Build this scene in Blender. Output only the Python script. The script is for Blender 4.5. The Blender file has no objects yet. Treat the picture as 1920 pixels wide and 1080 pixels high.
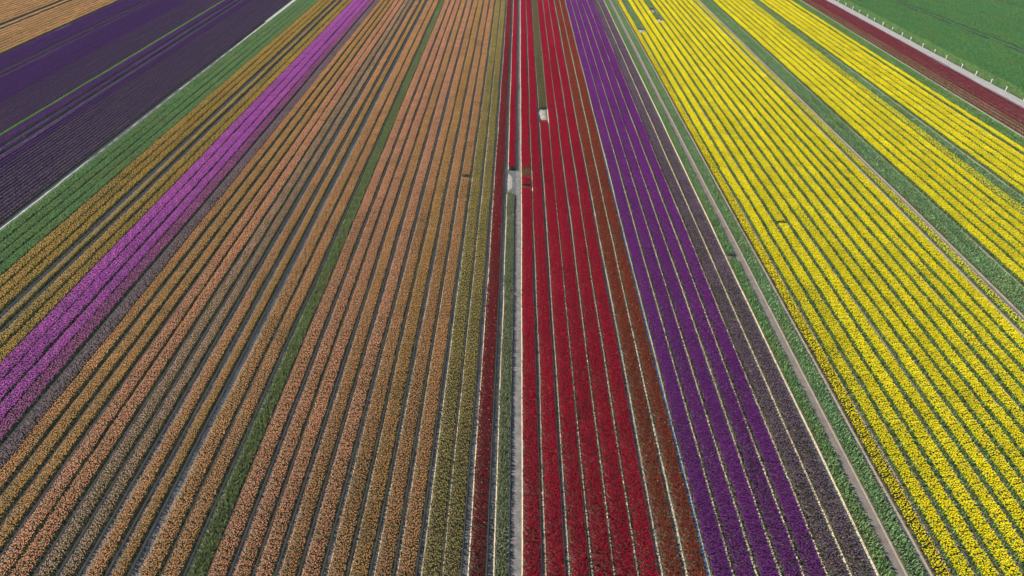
import bpy, math, random
import numpy as np

# ------------------------------------------------------------------ camera, sky, sun, exposure
scene = bpy.context.scene
COL = scene.collection
CAM_H = 40.0
PITCH = math.atan(875.0 / 1280.0)          # below the horizon
cam_data = bpy.data.cameras.new("camera")
cam_data.sensor_width = 36.0
cam_data.lens = 24.0
cam_data.clip_start = 0.5
cam_data.clip_end = 6000.0
cam = bpy.data.objects.new("camera", cam_data)
cam.location = (0, 0, CAM_H)
cam.rotation_euler = (math.pi / 2 - PITCH, 0, 0.0084)
COL.objects.link(cam)
scene.camera = cam

SUN_DIR = (-0.86, 0.36)                     # ground direction towards the sun
SUN_ELEV = math.radians(40)
world = bpy.data.worlds.new("World")
scene.world = world
world.use_nodes = True
wn = world.node_tree.nodes
sky = wn.new("ShaderNodeTexSky")
sky.sky_type = 'NISHITA'
sky.sun_disc = False
sky.sun_elevation = SUN_ELEV
sky.sun_rotation = math.atan2(SUN_DIR[0], SUN_DIR[1])
sky.air_density = 1.8
sky.dust_density = 0.3
sky.ozone_density = 5.0
wn["Background"].inputs[1].default_value = 0.066
world.node_tree.links.new(sky.outputs[0], wn["Background"].inputs[0])
sun_data = bpy.data.lights.new("sun", 'SUN')
sun_data.energy = 5.0
sun_data.angle = math.radians(0.6)
sun_data.color = (1.0, 0.92, 0.79)
sun = bpy.data.objects.new("sun", sun_data)
n = math.hypot(*SUN_DIR)
sx, sy = SUN_DIR[0] / n * math.cos(SUN_ELEV), SUN_DIR[1] / n * math.cos(SUN_ELEV)
from mathutils import Vector
sun.rotation_euler = Vector((sx, sy, math.sin(SUN_ELEV))).to_track_quat('Z', 'Y').to_euler()
COL.objects.link(sun)
scene.view_settings.view_transform = 'Standard'
scene.view_settings.look = 'None'
scene.view_settings.gamma = 1.0
scene.view_settings.exposure = 1.06
scene.render.engine = 'CYCLES'
scene.cycles.max_bounces = 6
scene.cycles.diffuse_bounces = 3
scene.cycles.transmission_bounces = 3
scene.cycles.glossy_bounces = 1

Y_NEAR, Y_FAR = 12.0, 285.0

# ------------------------------------------------------------------ materials
def mat(name):
    m = bpy.data.materials.new(name)
    m.use_nodes = True
    nt = m.node_tree
    return m, nt, nt.nodes, nt.links, nt.nodes["Principled BSDF"], nt.nodes["Material Output"]

def rgb(c):
    return (c[0], c[1], c[2], 1.0)

def soil_mat(name, a, b, c, scale=0.6, rough=0.95, bump=0.4):
    m, nt, N, L, P, O = mat(name)
    geo = N.new("ShaderNodeNewGeometry")
    n1 = N.new("ShaderNodeTexNoise"); n1.inputs["Scale"].default_value = scale; n1.inputs["Detail"].default_value = 6
    n2 = N.new("ShaderNodeTexNoise"); n2.inputs["Scale"].default_value = 14; n2.inputs["Detail"].default_value = 5
    n3 = N.new("ShaderNodeTexNoise"); n3.inputs["Scale"].default_value = 0.05; n3.inputs["Detail"].default_value = 3
    for q in (n1, n2, n3):
        L.new(geo.outputs["Position"], q.inputs["Vector"])
    r = N.new("ShaderNodeValToRGB")
    r.color_ramp.elements[0].position = 0.32; r.color_ramp.elements[0].color = rgb(a)
    r.color_ramp.elements[1].position = 0.68; r.color_ramp.elements[1].color = rgb(b)
    L.new(n1.outputs["Fac"], r.inputs["Fac"])
    mx = N.new("ShaderNodeMix"); mx.data_type = 'RGBA'
    mr = N.new("ShaderNodeMapRange"); mr.inputs[1].default_value = 0.45; mr.inputs[2].default_value = 0.75
    L.new(n2.outputs["Fac"], mr.inputs[0]); L.new(mr.outputs[0], mx.inputs[0])
    L.new(r.outputs[0], mx.inputs[6]); mx.inputs[7].default_value = rgb(c)
    L.new(mx.outputs[2], P.inputs["Base Color"])
    P.inputs["Roughness"].default_value = rough
    P.inputs["Specular IOR Level"].default_value = 0.2
    bp = N.new("ShaderNodeBump"); bp.inputs["Strength"].default_value = bump; bp.inputs["Distance"].default_value = 0.06
    L.new(n2.outputs["Fac"], bp.inputs["Height"]); L.new(bp.outputs[0], P.inputs["Normal"])
    return m

def plant_mat(name, stops, trans=0.35, drift=None, drift_amt=0.5, rough=0.55, tsat=1.0):
    """stops: colours picked per plant by its stored random number; drift: colour that takes over in large uneven areas"""
    m, nt, N, L, P, O = mat(name)
    at = N.new("ShaderNodeAttribute"); at.attribute_name = "pick"
    r = N.new("ShaderNodeValToRGB"); r.color_ramp.interpolation = 'LINEAR'
    while len(r.color_ramp.elements) < len(stops):
        r.color_ramp.elements.new(0.5)
    for i, (p, c) in enumerate(stops):
        r.color_ramp.elements[i].position = p; r.color_ramp.elements[i].color = rgb(c)
    L.new(at.outputs["Fac"], r.inputs["Fac"])
    col = r.outputs[0]
    geo = N.new("ShaderNodeNewGeometry")
    if drift:
        nz = N.new("ShaderNodeTexNoise"); nz.inputs["Scale"].default_value = 0.22; nz.inputs["Detail"].default_value = 4
        mp = N.new("ShaderNodeMapping"); mp.inputs["Scale"].default_value = (1.6, 0.5, 1)
        L.new(geo.outputs["Position"], mp.inputs[0]); L.new(mp.outputs[0], nz.inputs["Vector"])
        mr = N.new("ShaderNodeMapRange"); mr.inputs[1].default_value = 0.38; mr.inputs[2].default_value = 0.72; mr.inputs[4].default_value = drift_amt
        L.new(nz.outputs["Fac"], mr.inputs[0])
        mx = N.new("ShaderNodeMix"); mx.data_type = 'RGBA'
        L.new(mr.outputs[0], mx.inputs[0]); L.new(col, mx.inputs[6]); mx.inputs[7].default_value = rgb(drift)
        col = mx.outputs[2]
    # each patch of plants is a touch lighter or darker than its neighbour
    ia = N.new("ShaderNodeAttribute"); ia.attribute_type = 'INSTANCER'; ia.attribute_name = "tone"
    hs = N.new("ShaderNodeHueSaturation"); hs.inputs["Saturation"].default_value = 1.0
    va = N.new("ShaderNodeMapRange"); va.inputs[3].default_value = 0.86; va.inputs[4].default_value = 1.14
    L.new(ia.outputs["Fac"], va.inputs[0]); L.new(va.outputs[0], hs.inputs["Value"]); L.new(col, hs.inputs["Color"])
    col = hs.outputs[0]
    L.new(col, P.inputs["Base Color"])
    P.inputs["Roughness"].default_value = rough
    P.inputs["Specular IOR Level"].default_value = 0.25
    tr = N.new("ShaderNodeBsdfTranslucent"); L.new(col, tr.inputs[0])
    ms = N.new("ShaderNodeMixShader"); ms.inputs[0].default_value = trans
    L.new(P.outputs[0], ms.inputs[1]); L.new(tr.outputs[0], ms.inputs[2]); L.new(ms.outputs[0], O.inputs[0])
    return m

M = {}
M['ground'] = soil_mat("shade_tinted_soil", (0.06, 0.066, 0.072), (0.088, 0.092, 0.096), (0.046, 0.052, 0.057))  # soil darkened and blued to carry the shade of the furrows
M['bed_soil'] = soil_mat("moist_shaded_bed_soil", (0.05, 0.042, 0.034), (0.075, 0.062, 0.05), (0.035, 0.03, 0.025), 1.5)  # moist tone plus the shade under the plants, put into the colour
M['bed_side'] = soil_mat("sunlit_bed_edge", (0.31, 0.26, 0.175), (0.41, 0.34, 0.235), (0.2, 0.17, 0.115), 1.5)  # pale sand: the sunlit line along each bed put into the colour
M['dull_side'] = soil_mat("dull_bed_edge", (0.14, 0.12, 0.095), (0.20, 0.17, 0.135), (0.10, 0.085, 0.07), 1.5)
M['dark_side'] = soil_mat("dark_bed_edge", (0.045, 0.04, 0.045), (0.065, 0.06, 0.065), (0.03, 0.028, 0.03), 1.5)  # shade of the gaps between purple rows put into the ridge colour
M['track'] = soil_mat("grey_path_sand", (0.105, 0.09, 0.08), (0.15, 0.13, 0.118), (0.075, 0.065, 0.058), 1.2)
M['sand'] = soil_mat("pale_track_sand", (0.26, 0.26, 0.25), (0.36, 0.35, 0.335), (0.18, 0.18, 0.175), 1.2)
M['heap'] = soil_mat("dry_white_sand", (0.15, 0.14, 0.125), (0.33, 0.305, 0.275), (0.10, 0.09, 0.08), 3.5)
M['shade_soil'] = soil_mat("shaded_dark_soil", (0.022, 0.026, 0.03), (0.036, 0.04, 0.044), (0.015, 0.018, 0.02), 1.0, 1.0)  # dark tone stands in for shade lying in sunken ground
M['road'] = soil_mat("concrete_road", (0.20, 0.19, 0.185), (0.255, 0.245, 0.235), (0.16, 0.15, 0.148), 0.8, 0.9, 0.1)

LEAF = [(0.0, (0.038, 0.066, 0.018)), (0.55, (0.075, 0.105, 0.034)), (1.0, (0.15, 0.165, 0.06))]
M['leaf'] = plant_mat("tulip_leaf", LEAF, 0.3, (0.07, 0.10, 0.03), 0.5)
M['leaf_dark'] = plant_mat("dark_leaf", [(0.0, (0.022, 0.05, 0.022)), (1.0, (0.055, 0.09, 0.04))], 0.25)
M['leaf_dusk'] = plant_mat("shaded_row_leaf", [(0.0, (0.018, 0.024, 0.022)), (1.0, (0.035, 0.045, 0.038))], 0.2)  # leaf darkened to paint the shaded flanks of the purple rows
M['leaf_green'] = plant_mat("topped_leaf", [(0.0, (0.08, 0.175, 0.055)), (0.6, (0.145, 0.275, 0.10)), (1.0, (0.26, 0.37, 0.165))], 0.3, (0.19, 0.24, 0.09), 0.6)
M['leaf_blue'] = plant_mat("bluish_leaf", [(0.0, (0.105, 0.21, 0.085)), (0.6, (0.18, 0.31, 0.13)), (1.0, (0.29, 0.41, 0.21))], 0.3, (0.22, 0.29, 0.10), 0.5)
M['leaf_olive'] = plant_mat("olive_leaf", [(0.0, (0.09, 0.09, 0.03)), (0.6, (0.16, 0.14, 0.05)), (1.0, (0.24, 0.2, 0.09))], 0.3, (0.2, 0.12, 0.06), 0.5)
M['leaf_khaki'] = plant_mat("khaki_leaf", [(0.0, (0.12, 0.15, 0.07)), (0.6, (0.20, 0.22, 0.12)), (1.0, (0.34, 0.34, 0.22))], 0.3, (0.14, 0.2, 0.08), 0.5)
M['leaf_divider'] = plant_mat("olive_green_leaf", [(0.0, (0.095, 0.14, 0.045)), (0.6, (0.155, 0.21, 0.075)), (1.0, (0.26, 0.31, 0.13))], 0.3, (0.21, 0.20, 0.08), 0.6)
M['wheat'] = plant_mat("young_wheat", [(0.0, (0.05, 0.175, 0.045)), (0.7, (0.085, 0.24, 0.068)), (1.0, (0.13, 0.29, 0.10))], 0.3, (0.13, 0.225, 0.055), 0.6)
M['verge'] = plant_mat("verge_grass", [(0.0, (0.10, 0.21, 0.055)), (0.7, (0.18, 0.31, 0.085)), (1.0, (0.28, 0.38, 0.15))], 0.3, (0.13, 0.26, 0.08), 0.6)

def F(name, *stops, drift=None, amt=0.5, trans=0.4, odd=(0.70, 0.45, 0.25)):
    k = len(stops) - 1
    st = [(0.98 * i / k, c) for i, c in enumerate(stops)] + [(0.99, odd)]
    M[name] = plant_mat("petals_" + name, st, trans, drift, amt)

F('orange', (0.64, 0.24, 0.09), (0.72, 0.38, 0.19), (0.68, 0.42, 0.24), (0.60, 0.36, 0.13), drift=(0.58, 0.33, 0.12))
F('salmon', (0.68, 0.25, 0.14), (0.75, 0.39, 0.25), (0.73, 0.44, 0.30), (0.67, 0.40, 0.2), drift=(0.64, 0.34, 0.16))
F('ochre', (0.56, 0.30, 0.06), (0.64, 0.40, 0.09), (0.60, 0.43, 0.12), (0.66, 0.36, 0.10), drift=(0.50, 0.38, 0.08))
F('amber', (0.62, 0.26, 0.08), (0.68, 0.38, 0.15), (0.64, 0.41, 0.19), (0.59, 0.37, 0.13), drift=(0.55, 0.34, 0.11))
F('yellowolive', (0.54, 0.36, 0.10), (0.60, 0.44, 0.15), (0.48, 0.42, 0.14), (0.68, 0.40, 0.17), drift=(0.42, 0.38, 0.12))
F('faded', (0.58, 0.32, 0.22), (0.66, 0.42, 0.30), (0.58, 0.42, 0.32), (0.66, 0.38, 0.20), drift=(0.52, 0.37, 0.24))
F('pink', (0.44, 0.085, 0.43), (0.52, 0.12, 0.51), (0.60, 0.19, 0.59), (0.45, 0.07, 0.37), drift=(0.44, 0.10, 0.50))
F('rose', (0.42, 0.08, 0.32), (0.50, 0.13, 0.38), (0.56, 0.2, 0.45), (0.34, 0.1, 0.26), drift=(0.36, 0.12, 0.3))
F('mauve', (0.28, 0.17, 0.24), (0.34, 0.22, 0.28), (0.38, 0.27, 0.29), (0.24, 0.15, 0.2), drift=(0.28, 0.21, 0.24))
F('darkred', (0.24, 0.006, 0.025), (0.30, 0.010, 0.035), (0.34, 0.03, 0.04), (0.26, 0.01, 0.04), drift=(0.24, 0.03, 0.03))
F('red', (0.36, 0.002, 0.026), (0.45, 0.003, 0.04), (0.51, 0.006, 0.042), (0.40, 0.005, 0.06), drift=(0.38, 0.003, 0.034), trans=0.45, odd=(0.6, 0.12, 0.06))
F('rust', (0.36, 0.022, 0.02), (0.42, 0.035, 0.026), (0.38, 0.075, 0.04), (0.33, 0.018, 0.024), drift=(0.34, 0.065, 0.035))
F('crimson', (0.30, 0.006, 0.045), (0.36, 0.010, 0.07), (0.40, 0.02, 0.09), (0.28, 0.012, 0.05), drift=(0.30, 0.012, 0.06))
F('violet', (0.20, 0.022, 0.24), (0.25, 0.032, 0.30), (0.30, 0.05, 0.36), (0.22, 0.02, 0.21), drift=(0.22, 0.028, 0.28), trans=0.45, odd=(0.40, 0.18, 0.38))
F('dullviolet', (0.24, 0.11, 0.26), (0.29, 0.15, 0.30), (0.33, 0.19, 0.34), (0.22, 0.11, 0.23), drift=(0.28, 0.19, 0.27))
F('indigo', (0.09, 0.024, 0.17), (0.115, 0.03, 0.205), (0.14, 0.042, 0.24), (0.105, 0.02, 0.155), drift=(0.09, 0.03, 0.18), odd=(0.2, 0.05, 0.2))
F('plum', (0.105, 0.052, 0.15), (0.13, 0.07, 0.18), (0.165, 0.10, 0.215), (0.12, 0.055, 0.145), drift=(0.11, 0.05, 0.18), odd=(0.2, 0.14, 0.2))
F('yellow', (0.84, 0.72, 0.006), (0.87, 0.79, 0.012), (0.88, 0.82, 0.03), (0.87, 0.65, 0.005), drift=(0.86, 0.73, 0.006), trans=0.45, odd=(0.84, 0.32, 0.02))
F('paleorange', (0.68, 0.33, 0.17), (0.72, 0.40, 0.22), (0.70, 0.44, 0.20), (0.66, 0.36, 0.2), drift=(0.62, 0.42, 0.16))

# ------------------------------------------------------------------ one patch of plants (numpy meshes)
def mesh_from(name, V, F3, F4, pick, material):
    me = bpy.data.meshes.new(name)
    nl = len(F3) * 3 + len(F4) * 4
    me.vertices.add(len(V)); me.vertices.foreach_set("co", np.asarray(V, np.float32).ravel())
    me.loops.add(nl)
    idx = np.concatenate([np.asarray(F4, np.int32).ravel(), np.asarray(F3, np.int32).ravel()]) if len(F3) and len(F4) else (np.asarray(F4, np.int32).ravel() if len(F4) else np.asarray(F3, np.int32).ravel())
    me.loops.foreach_set("vertex_index", idx)
    npoly = len(F3) + len(F4)
    me.polygons.add(npoly)
    start = np.concatenate([np.arange(len(F4)) * 4, len(F4) * 4 + np.arange(len(F3)) * 3]).astype(np.int32)
    me.polygons.foreach_set("loop_start", start)
    if pick is not None:
        a = me.attributes.new("pick", 'FLOAT', 'POINT'); a.data.foreach_set("value", np.asarray(pick, np.float32))
    me.materials.append(material)
    me.update(calc_edges=True)
    return me

def rot_z(P, a):
    c, s = np.cos(a)[:, None], np.sin(a)[:, None]
    x = P[..., 0] * c - P[..., 1] * s
    y = P[..., 0] * s + P[..., 1] * c
    return np.stack([x, y, P[..., 2]], -1)

CUP = np.array([[0, 0, 0]] + [[0.95 * math.cos(t), 0.95 * math.sin(t), 0.85] for t in np.arange(5) * 2 * math.pi / 5]
               + [[0.78 * math.cos(t), 0.78 * math.sin(t), 2.5] for t in np.arange(5) * 2 * math.pi / 5])
CUP3 = [(0, 1 + (i + 1) % 5, 1 + i) for i in range(5)]
CUP4 = [(1 + i, 1 + (i + 1) % 5, 6 + (i + 1) % 5, 6 + i) for i in range(5)]

def spots(rng, W, L, dens):
    """plants in rough rows along the bed, pushed about"""
    nx = max(2, int(round(W * math.sqrt(dens)))); ny = max(2, int(round(L * math.sqrt(dens))))
    gx, gy = np.meshgrid((np.arange(nx) + 0.5) / nx * W - W / 2, (np.arange(ny) + 0.5) / ny * L - L / 2)
    x = gx.ravel() + rng.normal(0, 0.36 * W / nx, nx * ny)
    y = gy.ravel() + rng.normal(0, 0.5 * L / ny, nx * ny)
    return np.clip(x, -W / 2 - 0.05, W / 2 + 0.05), y

def blossom_patch(name, rng, W, L, dens, size, h, hsd, material, band=1.0):
    x, y = spots(rng, W * band, L, dens)
    W = W * band
    k = len(x)
    edge = np.abs(x) / (W / 2)
    z = h + rng.normal(0, hsd, k) - 0.05 * np.clip(edge - 0.75, 0, 1) * 4 * rng.random(k)
    s = size * rng.uniform(0.75, 1.25, k)
    opn = rng.uniform(0.85, 1.35, k)
    P = np.repeat(CUP[None], k, 0) * s[:, None, None]
    P[..., :2] *= opn[:, None, None]
    tx, ty = rng.normal(0, 0.22, k), rng.normal(0, 0.22, k)
    P[..., 0] += P[..., 2] * tx[:, None]; P[..., 1] += P[..., 2] * ty[:, None]
    P = rot_z(P, rng.uniform(0, 6.28, k))
    P += np.stack([x, y, z - s * 1.0], -1)[:, None, :]
    off = (np.arange(k) * 11)[:, None, None]
    F3 = (np.array(CUP3)[None] + off).reshape(-1, 3); F4 = (np.array(CUP4)[None] + off).reshape(-1, 4)
    pick = np.repeat(rng.random(k), 11)
    return mesh_from(name, P.reshape(-1, 3), F3, F4, pick, material)

def leaf_patch(name, rng, W, L, dens, h, per, material, wide=0.030, lean=0.5):
    x, y = spots(rng, W, L, dens)
    x = np.repeat(x, per); y = np.repeat(y, per); k = len(x)
    hh = h * rng.uniform(0.55, 1.1, k)
    out = hh * rng.uniform(0.1, lean, k)
    w = wide * rng.uniform(0.7, 1.3, k)
    # blade: base pair, middle pair, tip that bends over
    P = np.zeros((k, 5, 3))
    P[:, 0] = np.stack([np.zeros(k), -w * 0.5, np.zeros(k)], -1); P[:, 1] = np.stack([np.zeros(k), w * 0.5, np.zeros(k)], -1)
    P[:, 2] = np.stack([out * 0.4, -w, hh * 0.66], -1); P[:, 3] = np.stack([out * 0.4, w, hh * 0.66], -1)
    P[:, 4] = np.stack([out, np.zeros(k), hh], -1)
    P = rot_z(P, rng.uniform(0, 6.28, k))
    x = np.clip(x, -W / 2 + 0.02, W / 2 - 0.02)
    P += np.stack([x, y, np.full(k, 0.03)], -1)[:, None, :]
    off = (np.arange(k) * 5)[:, None]
    F4 = np.array([[0, 1, 3, 2]]) + off; F3 = np.array([[2, 3, 4]]) + off
    pick = np.repeat(rng.random(k), 5)
    return mesh_from(name, P.reshape(-1, 3), F3, F4, pick, material)

# ------------------------------------------------------------------ geometry nodes that set the patches out along a bed
def patch_nodes(name, meshes):
    """one node group per sort of plant; source meshes are handed over through Object Info, copied as geometry"""
    ng = bpy.data.node_groups.new(name, 'GeometryNodeTree')
    ng.interface.new_socket("Geometry", in_out='INPUT', socket_type='NodeSocketGeometry')
    ng.interface.new_socket("Geometry", in_out='OUTPUT', socket_type='NodeSocketGeometry')
    N, L = ng.nodes, ng.links
    gi, go = N.new("NodeGroupInput"), N.new("NodeGroupOutput")
    join = N.new("GeometryNodeJoinGeometry")
    for i, me in enumerate(meshes):
        src = bpy.data.objects.new(me.name, me)
        oi = N.new("GeometryNodeObjectInfo"); oi.inputs["Object"].default_value = src; oi.inputs["As Instance"].default_value = False
        g2 = N.new("GeometryNodeGeometryToInstance")
        L.new(oi.outputs["Geometry"], g2.inputs[0]); L.new(g2.outputs[0], join.inputs[0])
    ip = N.new("GeometryNodeInstanceOnPoints"); ip.inputs["Pick Instance"].default_value = True
    def attr(nm, typ):
        a = N.new("GeometryNodeInputNamedAttribute"); a.data_type = typ; a.inputs["Name"].default_value = nm
        return a.outputs["Attribute"]
    L.new(gi.outputs[0], ip.inputs["Points"]); L.new(join.outputs[0], ip.inputs["Instance"])
    L.new(attr("variant", 'INT'), ip.inputs["Instance Index"])
    L.new(attr("turn", 'FLOAT_VECTOR'), ip.inputs["Rotation"])
    L.new(attr("stretch", 'FLOAT_VECTOR'), ip.inputs["Scale"])
    L.new(ip.outputs[0], go.inputs[0])
    return ng

PL = 2.0                                    # length of one patch
NV = 4
rng0 = np.random.default_rng(11)
KIND = {}
def kind(key, W, petal=None, dens=105, size=0.0265, h=0.44, leafm='leaf', ldens=45, lh=0.36, per=3, wide=0.030, lean=0.5, band=0.97, hsd=0.03):
    d = dict(W=W, h=h)
    if petal:
        d['petals'] = patch_nodes("set_out_blossoms_" + key, [blossom_patch(f"blossom_source_{key}_{i}", rng0, W, PL, dens * (1.18, 1.06, 0.94, 0.78)[i], size, h, hsd, M[petal], band) for i in range(NV)])
    d['leaves'] = patch_nodes("set_out_leaves_" + key, [leaf_patch(f"leaf_source_{key}_{i}", rng0, W, PL, ldens, lh, per, M[leafm], wide, lean) for i in range(NV)])
    KIND[key] = d

kind('orange', 1, 'orange'); kind('salmon', 1, 'salmon'); kind('amber', 1, 'amber')
kind('ochre', 1, 'ochre', dens=75); kind('yellowolive', 1, 'yellowolive', dens=68)
kind('faded', 1, 'faded', dens=78)
kind('pink', 1, 'pink', dens=105, size=0.031, leafm='leaf_dark'); kind('rose', 1, 'rose', dens=90, leafm='leaf_dark'); kind('mauve', 1, 'mauve', dens=85, leafm='leaf_dark')
kind('red', 1, 'red', dens=125, size=0.033, leafm='leaf_dark'); kind('darkred', 1, 'darkred', dens=110, size=0.032, leafm='leaf_dark'); kind('rust', 1, 'rust', dens=108, size=0.029)
kind('sparserust', 1, 'rust', dens=45, leafm='leaf_olive')
kind('violet', 1, 'violet', dens=120, size=0.033, leafm='leaf_dark'); kind('dullviolet', 1, 'dullviolet', dens=80, leafm='leaf')
kind('yellow', 1, 'yellow', dens=118, size=0.034, leafm='verge', h=0.45, ldens=75, lh=0.40, band=0.85)
kind('midyellow', 1, 'yellow', dens=72, size=0.034, leafm='leaf', h=0.43, ldens=55, band=0.92)
kind('sparseyellow', 1, 'yellow', dens=42, size=0.034, leafm='verge', h=0.42)
kind('khaki', 1, None, leafm='leaf_khaki', ldens=70, lh=0.36, h=0.36, per=4)
kind('divider', 1, None, leafm='leaf_divider', ldens=70, lh=0.40, h=0.4, per=4)
kind('indigo', 0.5, 'indigo', dens=120, size=0.034, h=0.34, leafm='leaf_dusk', lh=0.24, hsd=0.015, lean=0.3)
kind('plum', 0.5, 'plum', dens=110, size=0.034, h=0.34, leafm='leaf_dusk', lh=0.24, hsd=0.015, lean=0.3)
kind('crimson', 0.5, 'crimson', dens=100, size=0.036, h=0.30, lh=0.22, hsd=0.015, lean=0.3)
kind('brownred', 0.5, 'rust', dens=45, hsd=0.02, lean=0.3, size=0.034, h=0.32, lh=0.28, leafm='leaf_olive')
kind('paleorange', 1, 'paleorange', dens=75)
kind('green', 1, None, leafm='leaf_green', ldens=70, lh=0.40, h=0.4, per=4)
kind('limegreen', 1, None, leafm='verge', ldens=70, lh=0.34, h=0.36, per=4)
kind('bluegreen', 1, None, leafm='leaf_blue', ldens=70, lh=0.36, h=0.36, per=4)
kind('olive', 1, None, leafm='leaf_olive', ldens=80, lh=0.38, h=0.38, per=4)
kind('wheat', 1, None, leafm='wheat', ldens=90, lh=0.30, h=0.30, per=3, wide=0.02, lean=0.5)
kind('verge', 1, None, leafm='verge', ldens=50, lh=0.3, h=0.3, per=4, wide=0.03, lean=0.7)

# ------------------------------------------------------------------ where a row lies on the ground
K = 47.91                                   # metres per unit of row offset, at blossom height
_DS = [-3.2, -2.2, -1.7, -1.28, -0.95, -0.79, -0.6, 0.25, 0.55, 0.98, 1.3, 1.6, 1.77, 3.0]
_DV = [-0.012, -0.012, 0.0, 0.022, 0.028, 0.02, 0.0, 0.004, -0.002, -0.012, -0.012, -0.033, -0.07, -0.10]
def row_x(s, y, ym=58.0, k=K):
    """rows fan out very slightly; s was read at the distance ym"""
    d = np.interp(s, _DS, _DV)
    s0 = s - d * (ym - 58.0) / 139.0
    return k * (s0 + 0.0047 + d * (np.asarray(y) - 58.0) / 139.0)

def first_y(x):
    return max(Y_NEAR, (1.30 * abs(x) - 22.58) / 0.8255 - 22.0)

def link(o, parent=None, label=None, cat=None, group=None, kind=None):
    COL.objects.link(o)
    if parent: o.parent = parent
    if label: o["label"] = label
    if cat: o["category"] = cat
    if group: o["group"] = group
    if kind: o["kind"] = kind
    return o

def wiggle(y, seed, amp):
    r = random.Random(seed)
    p = [r.uniform(0, 6.28) for _ in range(4)]
    return amp * (0.55 * np.sin(y / 17.0 + p[0]) + 0.35 * np.sin(y / 6.3 + p[1]) + 0.25 * np.sin(y / 2.9 + p[2]))

def strip_mesh(name, xl, xr, y, z0, z1, material, crown=0.0, side=None):
    """raised strip with sloping sides along y"""
    k = len(y)
    xm = (xl + xr) / 2
    rows = np.stack([np.stack([xl - 0.10, y, np.full(k, z0)], -1), np.stack([xl - 0.015, y, np.full(k, z1)], -1),
                     np.stack([xm, y, np.full(k, z1 + crown)], -1),
                     np.stack([xr + 0.015, y, np.full(k, z1)], -1), np.stack([xr + 0.10, y, np.full(k, z0)], -1)], 1)
    V = rows.reshape(-1, 3)
    i = np.arange(k - 1)[:, None] * 5
    F4 = np.concatenate([np.concatenate([i + c, i + c + 1, i + 5 + c + 1, i + 5 + c], 1) for c in range(4)])
    me = mesh_from(name, V, [], F4, None, material)
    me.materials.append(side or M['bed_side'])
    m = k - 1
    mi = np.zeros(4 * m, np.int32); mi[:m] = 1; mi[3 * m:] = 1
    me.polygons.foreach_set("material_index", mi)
    return me

def points_mesh(name, P, variant, turn, stretch, tone):
    me = bpy.data.meshes.new(name)
    me.vertices.add(len(P)); me.vertices.foreach_set("co", np.asarray(P, np.float32).ravel())
    a = me.attributes.new("variant", 'INT', 'POINT'); a.data.foreach_set("value", np.asarray(variant, np.int32))
    a = me.attributes.new("turn", 'FLOAT_VECTOR', 'POINT'); a.data.foreach_set("vector", np.asarray(turn, np.float32).ravel())
    a = me.attributes.new("stretch", 'FLOAT_VECTOR', 'POINT'); a.data.foreach_set("vector", np.asarray(stretch, np.float32).ravel())
    a = me.attributes.new("tone", 'FLOAT', 'POINT'); a.data.foreach_set("value", np.asarray(tone, np.float32))
    return me

SEED = [100]
def outside(y, gaps):
    ok = np.ones(len(y), bool)
    for a, b in gaps:
        ok &= ~((y > a) & (y < b))
    return ok

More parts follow.
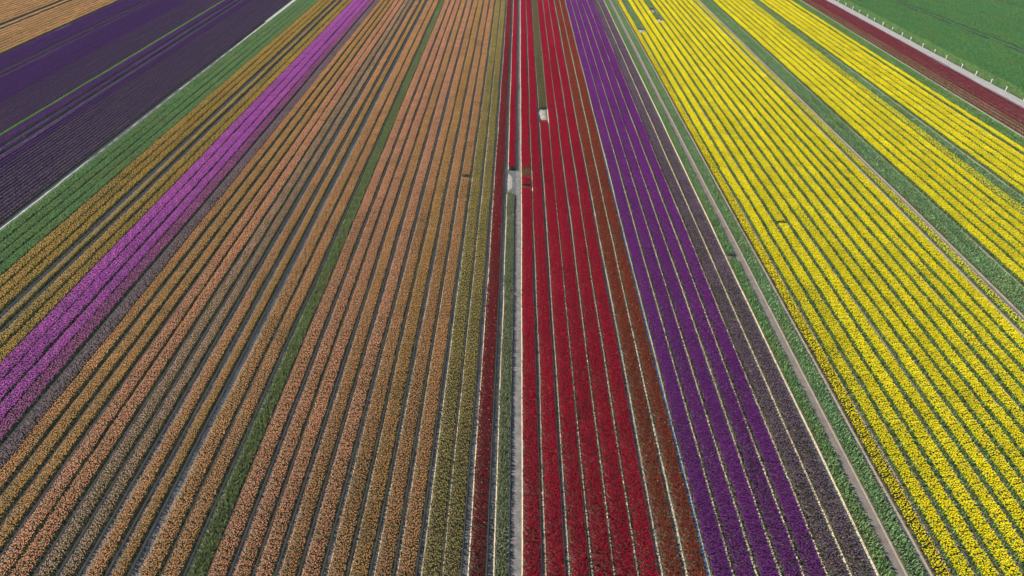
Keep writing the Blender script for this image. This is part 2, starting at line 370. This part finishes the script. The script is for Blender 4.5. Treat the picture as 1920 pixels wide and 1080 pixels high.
def make_bed(name, key, sl, sr, label, cat, group, ym=58.0, y0=None, y1=Y_FAR, gaps=(), bare=(), fill=None):
    """a bed: ridge of soil, leaves, blossoms. gaps: no plants there; bare: leaves but no blossoms"""
    SEED[0] += 1
    seed = SEED[0]
    rng = np.random.default_rng(seed)
    kd = KIND[key]
    if -1.1 < sl < -0.07:
        sl, sr = sl - 0.0002, sr + 0.0006
    xm0 = float(row_x((sl + sr) / 2, 100, ym))
    a = first_y(xm0) if y0 is None else y0
    y = np.arange(a, y1 + 0.01, 3.0)
    if y[-1] < y1 - 0.2: y = np.append(y, y1)
    w = wiggle(y, seed, 0.055)
    xl = row_x(sl, y, ym) + w + wiggle(y, seed + 5000, 0.025); xr = row_x(sr, y, ym) + w + wiggle(y, seed + 9000, 0.025)
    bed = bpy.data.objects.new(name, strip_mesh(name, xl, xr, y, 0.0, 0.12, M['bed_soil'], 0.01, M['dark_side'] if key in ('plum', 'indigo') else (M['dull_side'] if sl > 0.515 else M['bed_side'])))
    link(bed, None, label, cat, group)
    cuts = sorted({a, y1} | {c for g in list(gaps) + list(bare) + ([fill[:2]] if fill else []) for c in g if a < c < y1})
    py, sy = [], []
    for c0, c1 in zip(cuts[:-1], cuts[1:]):
        m = max(1, int(round((c1 - c0) / (PL * 0.97))))
        st = (c1 - c0) / m
        py.append(c0 + st * (np.arange(m) + 0.5)); sy.append(np.full(m, st / PL * 1.02))
    py, sy = np.concatenate(py), np.concatenate(sy)
    cols = max(1, int(round(np.mean(xr - xl) / kd['W'] * 0.9))) if np.mean(xr - xl) > 1.5 * kd['W'] else 1
    P, ST, DN = [], [], []
    noise = wiggle(py, seed + 333, 1.0) + rng.normal(0, 0.35, len(py))
    for c in range(cols):
        l = np.interp(py, y, xl); r = np.interp(py, y, xr)
        wd = (r - l) / cols
        P.append(np.stack([l + wd * (c + 0.5) + rng.normal(0, 0.012, len(py)), py, np.full(len(py), 0.08)], -1))
        ST.append(np.stack([wd / kd['W'] * rng.uniform(0.98, 1.04, len(py)), sy, rng.uniform(0.93, 1.07, len(py))], -1))
        DN.append(noise)
    P, ST, DN = np.concatenate(P), np.concatenate(ST), np.concatenate(DN)
    var = np.clip(np.round(1.3 + DN * 0.9), 0, 3).astype(int)
    turn = np.zeros((len(P), 3)); turn[:, 2] = np.where(rng.random(len(P)) < 0.5, 0, math.pi)
    tone = np.clip(0.5 + 0.22 * np.concatenate([wiggle(py, seed + 77, 1.0)] * cols) + rng.normal(0, 0.12, len(P)), 0, 1)
    mine = outside(P[:, 1], [fill[:2]]) if fill else np.ones(len(P), bool)
    if fill:
        o = ~mine
        for nm, ky in (("leaves", 'leaves'), ("blossoms", 'petals')):
            c = bpy.data.objects.new(nm, points_mesh(nm, P[o], var[o], turn[o], ST[o], tone[o]))
            c.modifiers.new("set_out", 'NODES').node_group = KIND[fill[2]][ky]
            link(c, bed, kind="stuff")
    ok = outside(P[:, 1], gaps) & mine
    lv = bpy.data.objects.new("leaves", points_mesh("leaves", P[ok], rng.integers(0, NV, ok.sum()), turn[ok], ST[ok], tone[ok]))
    lv.modifiers.new("set_out", 'NODES').node_group = kd['leaves']
    link(lv, bed, kind="stuff")
    if 'petals' in kd:
        ok &= outside(P[:, 1], bare)
        bl = bpy.data.objects.new("blossoms", points_mesh("blossoms", P[ok], var[ok], turn[ok], ST[ok], tone[ok]))
        bl.modifiers.new("set_out", 'NODES').node_group = kd['petals']
        link(bl, bed, kind="stuff")
    return bed

_ORD = ["zeroth", "first", "second", "third", "fourth", "fifth", "sixth", "seventh", "eighth", "ninth", "tenth", "eleventh", "twelfth", "thirteenth", "fourteenth",
        "fifteenth", "sixteenth", "seventeenth", "eighteenth", "nineteenth"]
def ordinal(i):
    if i < 20: return _ORD[i]
    t = {2: "twent", 3: "thirt", 4: "fort"}[i // 10]
    return t + "ieth" if i % 10 == 0 else t + "y-" + _ORD[i % 10]

# ------------------------------------------------------------------ the setting
def sheet(name, pts, z, material, kind="structure"):
    me = bpy.data.meshes.new(name)
    me.from_pydata([(x, y, z) for x, y in pts], [], [tuple(range(len(pts)))])
    me.materials.append(material)
    return link(bpy.data.objects.new(name, me), kind=kind)

sheet("ground", [(-1500, -400), (1500, -400), (1500, 2500), (-1500, 2500)], 0.0, M['ground'])

def track(name, material, s_near, s_far, ym=58.0, z=0.008, y0=None, y1=Y_FAR, amp=0.11, k=48.45):
    """flat strip of ground between two row offsets; s_near/s_far = (left, right) at both ends"""
    a = first_y(float(row_x(s_near[0], 100, ym))) if y0 is None else y0
    y = np.arange(a, y1, 1.0)
    t = np.clip((y - 58) / 139, -0.4, 1.6)
    sl = s_near[0] + (s_far[0] - s_near[0]) * t; sr = s_near[1] + (s_far[1] - s_near[1]) * t
    SEED[0] += 1
    xl = k * (sl + 0.0047) + wiggle(y, SEED[0], amp) + np.random.default_rng(SEED[0]).normal(0, amp * 0.4, len(y))
    xr = k * (sr + 0.0047) + wiggle(y, SEED[0] + 50, amp) + np.random.default_rng(SEED[0] + 1).normal(0, amp * 0.4, len(y))
    V = np.concatenate([np.stack([xl, y, np.full(len(y), z)], -1), np.stack([(xl + xr) / 2, y, np.full(len(y), z + 0.012)], -1), np.stack([xr, y, np.full(len(y), z)], -1)])
    m = len(y); i = np.arange(m - 1)[:, None]
    F4 = np.concatenate([np.concatenate([i, i + m, i + m + 1, i + 1], 1), np.concatenate([i + m, i + 2 * m, i + 2 * m + 1, i + m + 1], 1)])
    return link(bpy.data.objects.new(name, mesh_from(name, V, [], F4, None, material)), kind="structure")

M['centre'] = soil_mat("grey_driven_sand", (0.085, 0.082, 0.082), (0.17, 0.158, 0.152), (0.065, 0.06, 0.058), 1.8)
track("dirt_path", M['centre'], (-0.0095, 0.0062), (-0.0095, 0.0062))
track("dirt_path", M['track'], (0.5000, 0.5190), (0.4985, 0.5175))
track("dirt_path", M['track'], (0.4735, 0.4815), (0.4720, 0.4800))
track("dirt_path", M['track'], (0.5430, 0.5490), (0.5415, 0.5475))
track("dirt_path", M['track'], (0.9835, 0.9895), (0.9730, 0.9790))
track("dirt_path", M['track'], (1.0120, 1.0290), (1.0010, 1.0180))
track("sand_track", M['sand'], (-1.2750, -1.2728), (-1.2550, -1.2520))
track("ditch_shade", M['shade_soil'], (-1.3120, -1.2755), (-1.2900, -1.2560))  # flat strip, the trench's shade painted as dark soil
track("sand_track", M['sand'], (-1.272, -1.272), (-1.2800, -1.2480), y0=172, z=0.016)
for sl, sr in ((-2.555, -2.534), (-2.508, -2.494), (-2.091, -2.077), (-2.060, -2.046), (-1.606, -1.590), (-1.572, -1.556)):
    track("wheel_track", M['shade_soil'], (sl, sr), (sl - 0.008, sr - 0.008) if sl < -2 else (sl, sr), z=0.012)  # shading of the tracks painted as dark strips
track("concrete_road", M['road'], (1.7920, 1.8340), (1.7220, 1.7660), y0=70)
# ------------------------------------------------------------------ beds, from the far corner across to the concrete road
def block(rows, name, key, text, cat, group, ym=58.0, descending=False, **kw):
    """rows: (left, right[, key]) offsets; label text takes the place in the block"""
    for i, r in enumerate(rows):
        make_bed(name, r[2] if len(r) > 2 else key, r[0], r[1], text.format(ordinal(i + 1)), cat, group, ym, **kw)

def even(a, b, pitch, fill, key=None):
    """rows of even pitch counted from a towards b"""
    nrow = int(round(abs(b - a) / pitch)); p = (b - a) / nrow
    out = []
    for i in range(nrow):
        c = a + p * (i + 0.5)
        out.append((c - pitch * fill / 2, c + pitch * fill / 2) + ((key,) if key else ()))
    return out

G_FAR = "orange beds in the far corner"
block(even(-2.235, -2.49, 0.0300, 0.70), "tulip_bed", 'paleorange', "pale orange bed in the far corner, {} beyond the dark purple rows", "flower bed", G_FAR, 170)
block(even(-2.56, -3.32, 0.0300, 0.70), "tulip_bed", 'paleorange', "pale orange bed in the far corner, {} beyond the two wheel tracks", "flower bed", G_FAR, 170)
block([(-2.530, -2.510)], "tulip_bed", 'paleorange', "thin pale orange row running between the two dark wheel tracks", "flower bed", G_FAR, 170)
G_PUR = "dark purple rows"
block(even(-2.225, -2.093, 0.0145, 0.54, 'indigo'), "flower_row", 'indigo', "dark purple row, {} counted from the pale orange corner beds", "flower row", G_PUR, 160)
make_bed("flower_row", 'indigo', -2.0745, -2.0625, "single dark purple row between the double track near the orange corner", "flower row", G_PUR, 150)
block(even(-2.044, -1.845, 0.0145, 0.50, 'indigo'), "flower_row", 'indigo', "dark purple row, {} counted from the double track near the orange corner", "flower row", G_PUR, 150)
block(even(-1.668, -1.845, 0.0145, 0.46, 'plum'), "flower_row", 'plum', "dull plum row, {} from the thin grass strip toward the orange corner", "flower row", G_PUR, 140)
make_bed("grass_strip", 'green', -1.6590, -1.6500, "thin light green grass strip running through the dark purple rows", "grass strip", None, 130)
block(even(-1.645, -1.610, 0.0155, 0.80, 'indigo'), "flower_row", 'indigo', "dark purple row, {} from the thin grass strip toward the green beds", "flower row", G_PUR, 130)
block([(-1.588, -1.573)], "flower_row", 'indigo', "single dark purple row left between two dark wheel tracks", "flower row", G_PUR, 130)
block(even(-1.553, -1.495, 0.0145, 0.48, 'indigo'), "flower_row", 'indigo', "bright purple row, {} after the pair of wheel tracks by the grass strip", "flower row", G_PUR, 120)
block(even(-1.2945, -1.495, 0.0142, 0.44, 'plum'), "flower_row", 'plum', "dull plum row, {} counted from the sandy track beside the green beds", "flower row", G_PUR, 110)

block([(-1.264, -1.234), (-1.2265, -1.204), (-1.1955, -1.173), (-1.1645, -1.141)], "leafy_bed", 'green', "leafy green bed without blooms, {} from the sandy track", "leafy bed", "green beds by the sandy track", 95)
block([(-1.133, -1.108), (-1.102, -1.081), (-1.075, -1.055)], "tulip_bed", 'ochre', "ochre yellow tulip bed, {} counted from the leafy green beds", "flower bed", "ochre tulip beds", 90)
block([(-1.039, -1.026)], "tulip_bed", 'ochre', "very narrow ochre tulip row between two wide bare furrows", "flower bed", "ochre tulip beds")
make_bed("tulip_bed", 'ochre', -1.008, -0.986, "ochre tulip bed beside the wide bare furrow, one bed off the pink ones", "flower bed", "ochre tulip beds")
make_bed("tulip_bed", 'ochre', -0.979, -0.957, "ochre tulip bed directly touching the first pink bed", "flower bed", "ochre tulip beds")
G_PINK = "pink tulip beds"
block([(-0.952, -0.925), (-0.920, -0.893), (-0.886, -0.863)], "tulip_bed", 'pink', "vivid pink tulip bed, {} counted from the ochre beds", "flower bed", G_PINK)
make_bed("tulip_bed", 'rose', -0.858, -0.833, "darker rose pink tulip bed next to the greyish mauve one", "flower bed", G_PINK)
make_bed("tulip_bed", 'mauve', -0.822, -0.797, "greyish mauve faded tulip bed between rose pink and orange", "flower bed", G_PINK)

G_OR = "orange tulip beds"
ow = [(-0.794, -0.773, 'orange'), (-0.762, -0.741, 'amber'), (-0.730, -0.711, 'amber'), (-0.7006, -0.679, 'salmon'), (-0.672, -0.649, 'salmon'),
      (-0.639, -0.620, 'faded'), (-0.609, -0.592, 'faded'), (-0.576, -0.555, 'orange')]
block(ow, "tulip_bed", 'orange', "orange tulip bed, {} counted from the greyish mauve bed", "flower bed", G_OR)
make_bed("tulip_bed", 'amber', -0.5406, -0.5246, "narrow amber tulip bed between two wide shaded furrows", "flower bed", G_OR)
make_bed("tulip_bed", 'orange', -0.506, -0.480, "orange tulip bed along the wide furrow, second from the single green bed", "flower bed", G_OR)
make_bed("tulip_bed", 'orange', -0.472, -0.450, "orange tulip bed beside the single green bed, between it and the wide furrows", "flower bed", G_OR)
make_bed("leafy_bed", 'divider', -0.4406, -0.4190, "single leafy green bed running among the orange tulip beds", "leafy bed", None)
oe = [(-0.412, -0.389, 'salmon'), (-0.379, -0.358, 'salmon'), (-0.350, -0.328, 'salmon'), (-0.319, -0.297, 'orange'), (-0.288, -0.265, 'salmon'),
      (-0.2545, -0.232, 'orange'), (-0.225, -0.202, 'amber'), (-0.1925, -0.170, 'orange')]
block(oe, "tulip_bed", 'salmon', "orange tulip bed, {} from the single green bed toward the red block", "flower bed", G_OR)
make_bed("tulip_bed", 'orange', -0.1615, -0.1395, "orange tulip bed cut across by a small bare notch", "flower bed", G_OR, gaps=[(84.0, 84.9)])
make_bed("tulip_bed", 'yellowolive', -0.130, -0.107, "olive yellow tulip bed one bed off the red border", "flower bed", G_OR)
make_bed("tulip_bed", 'yellowolive', -0.0995, -0.0785, "olive yellow tulip bed right beside the lone red bed", "flower bed", G_OR)

G_RED = "red tulip beds"
make_bed("tulip_bed", 'darkred', -0.0674, -0.0446, "lone red tulip bed beside the olive yellow beds", "flower bed", G_RED)
make_bed("leafy_bed", 'khaki', -0.0315, -0.0137, "narrow green bed along the bare path in the near half", "leafy bed", None, y1=80.0)
make_bed("tulip_bed", 'red', -0.0315, -0.0120, "narrow red tulip bed continuing the green one beyond the sand heap", "flower bed", G_RED, y0=87.5)
make_bed("tulip_bed", 'red', 0.0069, 0.0310, "red tulip bed beside the bare path, cut by a notch", "flower bed", G_RED, gaps=[(81.2, 82.1)], fill=(84.2, 87.8, 'sparserust'))
make_bed("tulip_bed", 'red', 0.0377, 0.0617, "red tulip bed second from the bare path", "flower bed", G_RED)
make_bed("tulip_bed", 'red', 0.0697, 0.0949, "red tulip bed ending at the white sand heap", "flower bed", G_RED, y1=105.5)
make_bed("leafy_bed", 'olive', 0.0697, 0.0949, "olive brown bed without blooms continuing beyond the white sand heap", "leafy bed", None, y0=112.0)
block([(0.0994, 0.1246), (0.1303, 0.1566), (0.1623, 0.1874)], "tulip_bed", 'red', "red tulip bed, {} after the one with the sand heap", "flower bed", G_RED)
make_bed("tulip_bed", 'rust', 0.1954, 0.2194, "rusty brown red tulip bed next to the pure red ones", "flower bed", G_RED)
make_bed("tulip_bed", 'rust', 0.2263, 0.2491, "rusty brown red tulip bed beside the blue hose", "flower bed", G_RED)
G_VIO = "violet tulip beds"
block([(0.258, 0.2834), (0.2895, 0.3145), (0.3205, 0.3455), (0.3520, 0.3765), (0.3830, 0.4075)], "tulip_bed", 'violet', "deep violet tulip bed, {} counted from the red block", "flower bed", G_VIO)
make_bed("tulip_bed", 'dullviolet', 0.4135, 0.4380, "dull greyish violet tulip bed next to the deep violet ones", "flower bed", G_VIO)
make_bed("tulip_bed", 'dullviolet', 0.4450, 0.4700, "dull greyish violet tulip bed beside the green strips", "flower bed", G_VIO)
make_bed("leafy_bed", 'green', 0.4815, 0.4994, "green strip with a small notch between violet bed and dirt path", "leafy bed", None, gaps=[(64.0, 65.0)])
make_bed("leafy_bed", 'bluegreen', 0.5195, 0.5420, "bluish green strip between the dirt path and the first yellow bed", "leafy bed", None)

G_YEL = "yellow tulip beds"
yg = [0.549, 0.576, 0.607, 0.6385, 0.671, 0.7017, 0.7337, 0.7635, 0.794, 0.825, 0.856, 0.8865, 0.916, 0.948, 0.981]
for i in range(14):
    a, b = yg[i] + 0.0035, yg[i + 1] - 0.0035
    nm = ordinal(i + 1)
    if i == 1:
        make_bed("tulip_bed", 'yellow', a, b, "second yellow bed from the bluish green strip, ending at a sand heap", "flower bed", G_YEL, y1=161.0)
        make_bed("leafy_bed", 'bluegreen', a, b, "green bed continuing the second yellow bed beyond its sand heap", "leafy bed", "green ends of yellow beds", y0=165.0)
    elif i == 5:
        make_bed("tulip_bed", 'yellow', a, b, "sixth yellow bed from the bluish green strip, ending at a sand heap", "flower bed", G_YEL, y1=171.0)
        make_bed("leafy_bed", 'bluegreen', a, b, "green bed continuing the sixth yellow bed beyond its sand heap", "leafy bed", "green ends of yellow beds", y0=175.0, gaps=[(181, 186)])
    elif i == 3:
        make_bed("tulip_bed", 'yellow', a, b, "fourth yellow tulip bed from the bluish green strip, with a dark notch", "flower bed", G_YEL, gaps=[(71.6, 72.3)])
    else:
        make_bed("tulip_bed", 'midyellow' if i == 0 else 'yellow', a, b, f"yellow tulip bed, {nm} counted from the bluish green strip", "flower bed", G_YEL)
make_bed("tulip_bed", 'sparseyellow', 0.9905, 1.010, "thin sparse yellow bed between two bare dirt paths", "flower bed", G_YEL)
G_GS = "green strips between yellow blocks"
make_bed("leafy_bed", 'bluegreen', 1.0300, 1.0560, "wide green strip, half along the bare dirt path", "leafy bed", G_GS)
make_bed("leafy_bed", 'bluegreen', 1.0590, 1.0850, "wide green strip, half along the middle yellow block", "leafy bed", G_GS)
block([(1.0905, 1.1195), (1.1245, 1.1520), (1.1570, 1.1815), (1.1870, 1.2140), (1.2190, 1.2435), (1.2490, 1.2745)], "tulip_bed", 'yellow',
      "yellow tulip bed of the middle block, {} from the wide green strip", "flower bed", G_YEL, 90)
make_bed("tulip_bed", 'sparseyellow', 1.2800, 1.3060, "sparse yellow tulip bed beside the second green strip", "flower bed", G_YEL, 90)
make_bed("leafy_bed", 'bluegreen', 1.3120, 1.3430, "second green strip, between the middle and last yellow blocks", "leafy bed", G_GS, 90)
block([(1.3510, 1.3720), (1.3770, 1.4095), (1.4140, 1.4400), (1.4450, 1.4720), (1.4760, 1.5040)], "tulip_bed", 'yellow',
      "yellow tulip bed of the last block, {} from the second green strip", "flower bed", G_YEL, 112)
make_bed("tulip_bed", 'yellow', 1.5170, 1.5370, "last yellow tulip bed, set apart by a grey furrow", "flower bed", G_YEL, 112)
make_bed("leafy_bed", 'limegreen', 1.5410, 1.5680, "light green strip touching the last yellow bed", "leafy bed", G_GS, 112)
make_bed("leafy_bed", 'limegreen', 1.5710, 1.5960, "light green strip beside the dark red rows", "leafy bed", G_GS, 112)
dr = even(1.604, 1.756, 0.0190, 0.52)
block([r + ('brownred',) for r in dr[:3]], "flower_row", 'brownred', "brownish sparse row, {} from the light green strip", "flower row", "dark red rows", 125)
block([r + ('crimson',) for r in dr[3:]], "flower_row", 'crimson', "dark crimson row, {} counted from the brownish sparse rows", "flower row", "dark red rows", 125)

# ------------------------------------------------------------------ field and verge beyond the road
def tiled(name, key, polyf, label, cat, y0, y1, tile, z=0.0, parent=None):
    rng = np.random.default_rng(len(name) * 31 + 7)
    P = []
    for yy in np.arange(y0, y1, tile):
        for x in polyf(yy, tile):
            P.append((x, yy, z))
    P = np.array(P)
    k = len(P)
    turn = np.zeros((k, 3)); turn[:, 2] = np.where(rng.random(k) < 0.5, 0, math.pi)
    st = np.stack([np.full(k, 1.06), np.full(k, tile / PL * 1.03), rng.uniform(0.9, 1.1, k)], -1)
    tone = np.clip(0.5 + 0.16 * np.sin(P[:, 0] / 9.0 + np.sin(P[:, 1] / 23.0)) * np.sin(P[:, 1] / 31.0) + rng.normal(0, 0.05, k), 0, 1)
    o = bpy.data.objects.new(name, points_mesh(name, P, rng.integers(0, NV, k), turn, st, tone))
    o.modifiers.new("set_out", 'NODES').node_group = KIND[key]['leaves']
    return link(o, parent, label, cat, kind="stuff")

def road_right(y):
    t = (y - 58) / 139
    return 48.45 * (1.834 + (1.766 - 1.834) * t + 0.0047)
def tram(y, x0, y0, x1, y1):
    return x0 + (x1 - x0) * (y - y0) / (y1 - y0)
TR = [(101.0, 193.6, 105.6, 145.3), (102.9, 193.6, 107.5, 145.3), (130.0, 197.0, 130.6, 186.0), (131.9, 197.0, 132.5, 186.0)]
def field_x(y, tile):
    """columns of plants, left open along the tractor wheel lines"""
    x = road_right(y) + 3.55; out = []
    trams = [tram(y, *t) for t in TR]
    while x < 215:
        near = [t for t in trams if x - 0.5 < t + 0.16 and x + 0.5 > t - 0.16]
        if near:
            x = near[0] + 0.16 + 0.5
        out.append(x)
        x += 0.97
    return out
def verge_x(y, tile):
    x = road_right(y) + 0.55
    return [x + i for i in range(3)]
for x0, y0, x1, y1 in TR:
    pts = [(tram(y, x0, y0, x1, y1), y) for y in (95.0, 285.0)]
    sheet("wheel_track", [(pts[0][0] - 0.3, 95.0), (pts[0][0] + 0.3, 95.0), (pts[1][0] + 0.3, 285.0), (pts[1][0] - 0.3, 285.0)], 0.01, M['shade_soil'])
tiled("grass_verge", 'verge', verge_x, "strip of bright rough grass along the concrete road", "grass", 75, 285, 2.0)
tiled("wheat_field", 'wheat', field_x, "dark green field of young wheat beyond the post line", "field", 95, 285, 1.95)

# ------------------------------------------------------------------ posts along the road
post_mesh = None
def make_post_mesh():
    V, Fc = [], []
    prof = [(0.085, -0.15), (0.085, 0.66), (0.075, 0.72), (0.035, 0.76)]
    for r, z in prof:
        for i in range(8):
            a = i * math.pi / 4 + math.pi / 8
            V.append((r * math.cos(a), r * math.sin(a), z))
    for k in range(len(prof) - 1):
        for i in range(8):
            j = (i + 1) % 8
            Fc.append((k * 8 + i, k * 8 + j, k * 8 + 8 + j, k * 8 + 8 + i))
    Fc.append(tuple(range(24, 32)))
    me = bpy.data.meshes.new("marker_post")
    me.from_pydata(V, [], Fc)
    m, nt, N, L, P, O = mat("white_post_paint")
    nz = N.new("ShaderNodeTexNoise"); nz.inputs["Scale"].default_value = 9
    r = N.new("ShaderNodeValToRGB"); r.color_ramp.elements[0].color = (0.5, 0.48, 0.43, 1); r.color_ramp.elements[1].color = (0.8, 0.79, 0.76, 1)
    r.color_ramp.elements[0].position = 0.3; r.color_ramp.elements[1].position = 0.55
    L.new(nz.outputs["Fac"], r.inputs[0]); L.new(r.outputs[0], P.inputs["Base Color"]); P.inputs["Roughness"].default_value = 0.6
    me.materials.append(m)
    return me
post_mesh = make_post_mesh()
px = [1565, 1579, 1591, 1603, 1619, 1632.5, 1650, 1668, 1686, 1702.5, 1724, 1746, 1766, 1795, 1821, 1849, 1877, 1908]
py = [2.5, 9.5, 16.5, 23, 31, 38, 46.5, 55.5, 65.5, 74, 86, 97.5, 109, 124.5, 138.5, 153.5, 168, 186]
rp = random.Random(4)
for i in range(-3, 20):
    if 0 <= i < 18:
        v = py[i] + 335.0
        Y = 75131.0 / v - 27.35
    elif i < 0:
        Y = 75131.0 / (py[0] + 335.0) - 27.35 - i * 4.9
    else:
        Y = 75131.0 / (py[17] + 335.0) - 27.35 - (i - 17) * 4.6
    X = float(road_right(Y)) + 0.12
    o = bpy.data.objects.new("marker_post", post_mesh)
    o.location = (X, Y, 0.0)
    o.rotation_euler = (rp.uniform(-0.04, 0.04), rp.uniform(-0.04, 0.04), rp.uniform(0, 6))
    o.scale = (1, 1, rp.uniform(0.92, 1.1))
    if 0 <= i < 18:
        lb = f"white post beside the concrete road, {ordinal(18 - i)} counted from the picture edge nearest the camera"
    else:
        lb = f"white post of the road line, outside the picture, {ordinal(abs(i - 17) if i > 0 else -i)} {'before' if i > 0 else 'past'} those seen"
        if i >= 18 or i < 0:
            continue
    link(o, None, lb, "post", "white posts along the road")

# ------------------------------------------------------------------ sand heaps, hose, notch earth
def heap(name, x, y, wx, wy, h, label, material, seed, cat="sand heap", group="sand heaps"):
    rng = np.random.default_rng(seed)
    nr, na = 6, 20
    V = [(0, 0, h)]
    ph = rng.uniform(0, 6.28, 5)
    for r in range(1, nr + 1):
        t = r / nr
        for a in range(na):
            th = a * 2 * math.pi / na
            rad = 1 + 0.16 * math.sin(2 * th + ph[0]) + 0.12 * math.sin(3 * th + ph[1]) + 0.08 * math.sin(7 * th + ph[2])
            # squared plan fits between the bed edges
            sq = 1.0 / max(abs(math.cos(th)), abs(math.sin(th))) ** 0.6
            z = h * max(0.0, 1 - t ** 2.0) * (1 + 0.25 * rng.normal()) if r < nr else -0.03
            V.append((wx / 2 * t * rad * sq * math.cos(th) * 0.9, wy / 2 * t * rad * sq * math.sin(th) * 0.9, z))
    Fc = [(0, 1 + a, 1 + (a + 1) % na) for a in range(na)]
    for r in range(nr - 1):
        for a in range(na):
            b = (a + 1) % na
            Fc.append((1 + r * na + a, 1 + (r + 1) * na + a, 1 + (r + 1) * na + b, 1 + r * na + b))
    me = bpy.data.meshes.new(name); me.from_pydata(V, [], Fc); me.materials.append(material)
    for p in me.polygons: p.use_smooth = True
    o = bpy.data.objects.new(name, me); o.location = (x, y, 0.02)
    return link(o, None, label, cat, group)

def rx(s, y): return float(row_x(s, y))
heap("sand_heap", rx(0.0823, 109), 108.8, 1.35, 6.0, 0.16, "white sand heap where the red bed ends among red beds", M['heap'], 1)
heap("sand_heap", rx(-0.0255, 84), 83.6, 0.70, 6.2, 0.05, "pale sand heap between the narrow green bed and its red continuation", M['heap'], 2)
heap("sand_heap", rx(0.5915, 163), 163.2, 1.5, 4.6, 0.2, "pale sand heap at the end of the second yellow bed", M['heap'], 3)
heap("sand_heap", rx(0.7177, 173), 173.2, 1.5, 4.6, 0.2, "pale sand heap at the end of the sixth yellow bed", M['heap'], 4)
heap("sand_heap", rx(0.7177, 183.5), 183.5, 1.4, 4.2, 0.15, "small sand heap in the green end of the sixth yellow bed", M['heap'], 5)
heap("sand_heap", float(row_x(-2.229, 166, 160)), 166, 0.9, 8.0, 0.12, "long pale sand streak at the edge of the pale orange corner beds", M['heap'], 6)

def hose():
    y = np.arange(14, 92, 0.5)
    x = 48.4 * (0.2524 + 0.0047) + wiggle(y, 51, 0.05)
    V, Fc = [], []
    for i, (a, b) in enumerate(zip(x, y)):
        for k in range(6):
            t = k * math.pi / 3
            V.append((a + 0.035 * math.cos(t), b, 0.045 + 0.035 * math.sin(t)))
    for i in range(len(y) - 1):
        for k in range(6):
            j = (k + 1) % 6
            Fc.append((i * 6 + k, i * 6 + j, i * 6 + 6 + j, i * 6 + 6 + k))
    me = bpy.data.meshes.new("hose"); me.from_pydata(V, [], Fc)
    m, nt, N, L, P, O = mat("blue_hose_plastic")
    nz = N.new("ShaderNodeTexNoise"); nz.inputs["Scale"].default_value = 3
    r = N.new("ShaderNodeValToRGB"); r.color_ramp.elements[0].color = (0.01, 0.09, 0.30, 1); r.color_ramp.elements[1].color = (0.03, 0.16, 0.42, 1)
    L.new(nz.outputs["Fac"], r.inputs[0]); L.new(r.outputs[0], P.inputs["Base Color"]); P.inputs["Roughness"].default_value = 0.4
    me.materials.append(m)
    link(bpy.data.objects.new("hose", me), None, "thin blue hose lying in the furrow between rusty red and violet", "hose")
hose()

# ------------------------------------------------------------------ the thin spring haze over the fields
def haze():
    x0, x1, y0, y1, z0, z1 = -1510, 1510, -410, 2510, -1.0, 43.0
    V = [(x, y, z) for z in (z0, z1) for x, y in ((x0, y0), (x1, y0), (x1, y1), (x0, y1))]
    Fc = [(3, 2, 1, 0), (4, 5, 6, 7), (0, 1, 5, 4), (1, 2, 6, 5), (2, 3, 7, 6), (3, 0, 4, 7)]
    me = bpy.data.meshes.new("haze"); me.from_pydata(V, [], Fc)
    m = bpy.data.materials.new("haze_air"); m.use_nodes = True
    N, L = m.node_tree.nodes, m.node_tree.links
    N.remove(N["Principled BSDF"])
    v = N.new("ShaderNodeVolumePrincipled")
    v.inputs["Color"].default_value = (0.80, 0.88, 1.0, 1)
    v.inputs["Density"].default_value = 0.00008
    L.new(v.outputs[0], N["Material Output"].inputs["Volume"])
    me.materials.append(m)
    link(bpy.data.objects.new("haze", me), kind="stuff")
haze()
